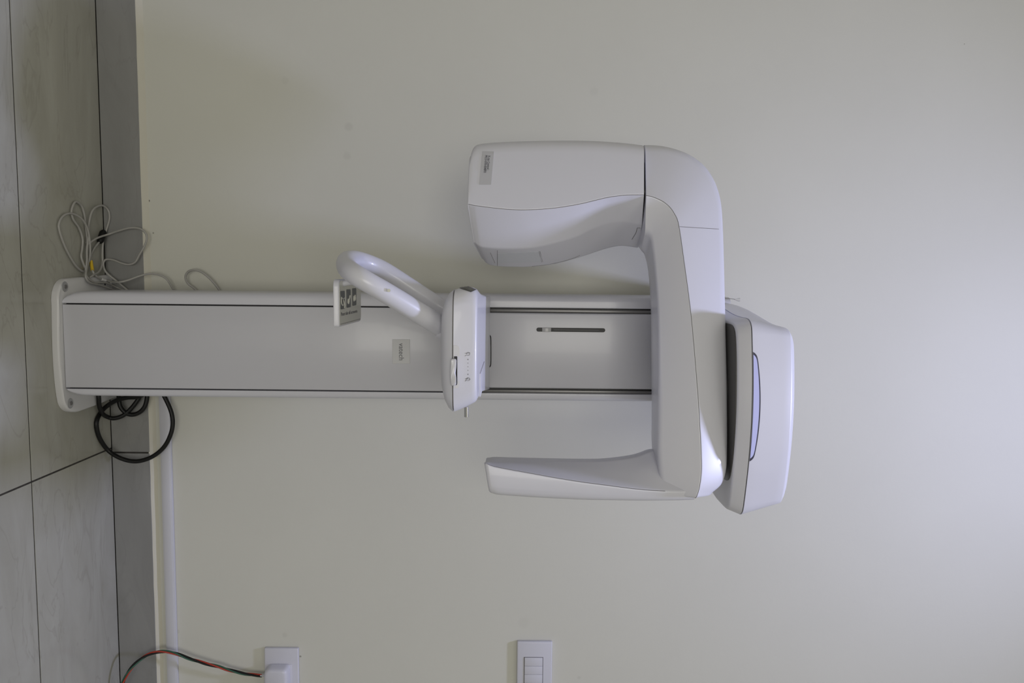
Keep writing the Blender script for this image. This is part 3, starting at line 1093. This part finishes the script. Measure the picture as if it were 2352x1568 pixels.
lf = [.006, .010, .014, .02, .03, .05, .06, .07, .07, .06, .05, .04, .03, .025, .02, .016, .012, .012, .022, .024, .026]
pts = []
for (a_, b2), z in zip(l3, lf):
    px, py = 100 + a_ / 6.03, 440 + b2 / 6.03
    p = PZ(px, py, z)
    pts.append(p if p.y < SK_Y - .02 else P(px, py, SK_Y - .02))
tag(tube('network_cable', pts, .0027, 'cable_grey', None, 8, 6), 'thin grey cable with a wide loop standing against the skirting and plaster line', 'cable', 'grey cables beside the machine')
# plug lead: from the column down to the black plug on the floor
pl_ = [(408, 676, 1.985), (398, 664, 1.975), (382, 640, 1.965), (362, 630, 1.96), (343, 628.5, 1.955), (320, 634, 1.945), (295, 643, 1.935), (272, 648, 1.93)]
pts = [P(*q) for q in pl_]
pts += [ground(100 + a_ / 6.03, 440 + b2 / 6.03, z) for a_, b2, z in ((900, 1238, .024), (790, 1205, .022), (720, 1160, .020), (680, 1100, .014), (665, 1020, .008), (650, 950, .006), (660, 870, .005), (700, 790, .005), (755, 715, .006), (785, 690, .006))]
pc = tag(tube('plug_lead', pts, .0026, 'cable_grey', None, 8, 5), 'grey lead with yellow sleeve, white tags and a black plug lying on the floor', 'cable')
q = [ground(100 + a_ / 6.03, 440 + b2 / 6.03, .007) for a_, b2 in ((775, 705), (800, 640), (835, 545))]
prof = [0.006, .0085, .0085, .0085, .007]
finish('plug', tube_bm(catmull(q, 4), lambda t: .0055 + .0035 * min(1, t * 4) - (.003 if t > .92 else 0), 10), 'cable_black', pc, 40)
finish('yellow_sleeve', tube_bm(catmull([ground(100 + a_ / 6.03, 440 + b2 / 6.03, z) for a_, b2, z in ((677, 1090, .0135), (665, 1020, .0085), (656, 955, .006))], 3), .0042, 10), 'yellow', pc, 60)
for a_, b_2 in (((858, 1230, .024), (805, 1213, .0225)), ((992, 1258, .03), (935, 1250, .026))):
    e0 = ground(100 + a_[0] / 6.03, 440 + a_[1] / 6.03, a_[2])
    e1 = ground(100 + b_2[0] / 6.03, 440 + b_2[1] / 6.03, b_2[2])
    finish('white_tag', tube_bm([e0, e1], .0036, 8), 'tag', pc, 60)
# loop peeping out beside the column higher up
lp2 = [(470, 690, 1.985), (448, 664, 1.98), (432, 651, 1.975), (426, 637, 1.97), (431, 625, 1.968), (443, 620, 1.966), (458, 622, 1.968), (475, 633, 1.97), (490, 648, 1.975), (503, 665, 1.98), (514, 686, 1.985)]
tag(tube('network_cable', [P(*q) for q in lp2], .0030, 'cable_grey', None, 8, 6), 'small grey cable loop sticking out from behind the column against the wall', 'cable', 'grey cables beside the machine')

# black power cable to the right of the base
def kc(pts_, Y, low=None):
    res = []
    for i, (a_, b2) in enumerate(pts_):
        y = Y(i / (len(pts_) - 1)) if callable(Y) else Y
        px, py = 100 + a_ / 7.35, 880 + b2 / 7.35
        p = P(px, py, y)
        zmin = low[i] if low and i < len(low) else .006
        if p.z < zmin:
            p = PZ(px, py, zmin)
        res.append(p)
    return res


b1 = [(1760, 140), (1600, 225), (1420, 240), (1250, 280), (1110, 355), (985, 465), (905, 610), (897, 750), (950, 930), (1080, 1120), (1250, 1240), (1450, 1308), (1640, 1308), (1850, 1230), (2030, 1080),
      (2140, 880), (2182, 680), (2155, 480), (2060, 260), (1980, 120)]
pcab = empty('power_cable', PZ(330, 1050, 0.0), 'thick black power cable coiled in a large round loop right of the base plate', 'cable')
tube('large_loop', kc(b1, lambda t: 1.935 + .025 * t), .0057, 'cable_black', pcab, 12, 6)
b2_ = [(925, 140), (932, 260), (945, 400), (1000, 515), (1100, 575), (1200, 590), (1330, 550), (1450, 455), (1560, 325), (1640, 200)]
tube('small_bend', kc(b2_, lambda t: 1.93 + .04 * t, (.026, .026, .022, .014)), .0057, 'cable_black', pcab, 12, 6)
b3_ = [(1270, 150), (1272, 270), (1300, 400), (1390, 500), (1500, 530), (1620, 490), (1710, 390), (1748, 240), (1740, 130)]
tube('small_bend', kc(b3_, lambda t: 1.955 + .012 * t), .0057, 'cable_black', pcab, 12, 6)

# ================================================================ wall plates at the right
def wall_x(px, py):
    return P(px, py, WALL_Y).x


# socket plate
a, b_ = P(607, 1488, 1.99), P(685, 1489, 1.99)
so = empty('wall_socket', (a.x + .09, WALL_Y, a.z), 'white wall socket plate holding a plug-in adapter, lower of the two plates', 'socket')
box('plate', a.x, a.x + .165, 1.9885, WALL_Y - .0004, a.z, b_.z, 'pvc', so, .003, 3)
c0_, c1_ = P(614, 1525, 1.988), P(672, 1525, 1.988)
box('insert', c0_.x, c0_.x + .10, 1.9865, 1.990, c0_.z, c1_.z - .002, 'pvc', so, .0012, 2)
# adapter
ad = empty('plug_adapter', (c0_.x + .05, 1.985, c0_.z), 'white plug-in power adapter with rounded corners feeding the twisted coloured wires', 'adapter')
ar = []
za0, za1 = P(606, 1540, 1.962).z, P(660, 1540, 1.962).z
xa0 = P(640, 1536, 1.962).x
for y, s in ((1.9863, -.001), (1.972, 0), (1.962, .0006), (1.957, .003), (1.955, .007)):
    ar.append(round_ring([Vector((xa0 + s, y, za0 + s)), Vector((xa0 + .075 - s, y, za0 + s)), Vector((xa0 + .075 - s, y, za1 - s)), Vector((xa0 + s, y, za1 - s))], [.018, .018, .012, .012], 6))
finish('body', loft_bm(ar), 'pvc', ad, 40)
# switch plate
a, b_ = P(1188, 1472.5, 1.99), P(1268.5, 1474, 1.99)
sw = empty('wall_switch', (a.x + .09, WALL_Y, a.z), 'white wall switch plate with a row of square rockers, upper of the two plates', 'switch')
box('plate', a.x, a.x + .165, 1.9875, WALL_Y - .0004, a.z, b_.z, 'pvc', sw, .003, 3)
r0, r1 = P(1205, 1509, 1.987), P(1247, 1511, 1.987)
box('rocker_recess', r0.x - .0008, r0.x + .0980, 1.9868, 1.9885, r0.z - .002, r1.z + .001, 'seam', sw)
pitch = (P(1205, 1548, 1.987).x - P(1205, 1509, 1.987).x) / 2
for k in range(4):
    box('rocker', r0.x + pitch * k + .0003, r0.x + pitch * (k + 1) - .0003, 1.9850, 1.9878, r0.z, r1.z - .0008, 'pvc', sw, .0008, 2)

# ---- twisted three-colour lead from the adapter down to the floor
tw = [(602, 1550.5, 1.972), (590, 1550, 1.972), (560, 1546.5, 1.970), (530, 1539.5, 1.968), (500, 1530, 1.966), (465, 1521, 1.964), (430, 1510.5, 1.962), (405, 1501, 1.960), (385, 1496.5, 1.957), (365, 1496, 1.953),
      (345, 1501, 1.948), (325, 1512, 1.940), (308, 1527, 1.932), (293, 1546, 1.925), (282, 1568, 1.92), (274, 1590, 1.915), (268, 1620, 1.91)]
cl = catmull([P(*q) for q in tw], 10)
twl = empty('twisted_lead', cl[-1].copy(), 'twisted black, red and green wires arching from the adapter to the floor', 'wire')
for idx, (mname, wr) in enumerate((('cable_black', .0029), ('red', .0023), ('green', .0022))):
    res = []
    s = 0
    for i, p in enumerate(cl):
        if i:
            s += (cl[i] - cl[i - 1]).length
        t = (cl[min(i + 1, len(cl) - 1)] - cl[max(i - 1, 0)]).normalized()
        n1 = t.cross(Vector((0, 1, 0))).normalized()
        n2 = t.cross(n1)
        ph = 2 * math.pi * (s / 0.15 + idx / 3) + .6
        res.append(p + (n1 * math.cos(ph) + n2 * math.sin(ph)) * .0024)
    finish('strand', tube_bm(res, wr, 8), mname, twl, 60)
finish('strain_relief', tube_bm([P(598.5, 1550.5, 1.972), P(609, 1550.5, 1.972)], .0042, 12), 'sticker', ad, 60)
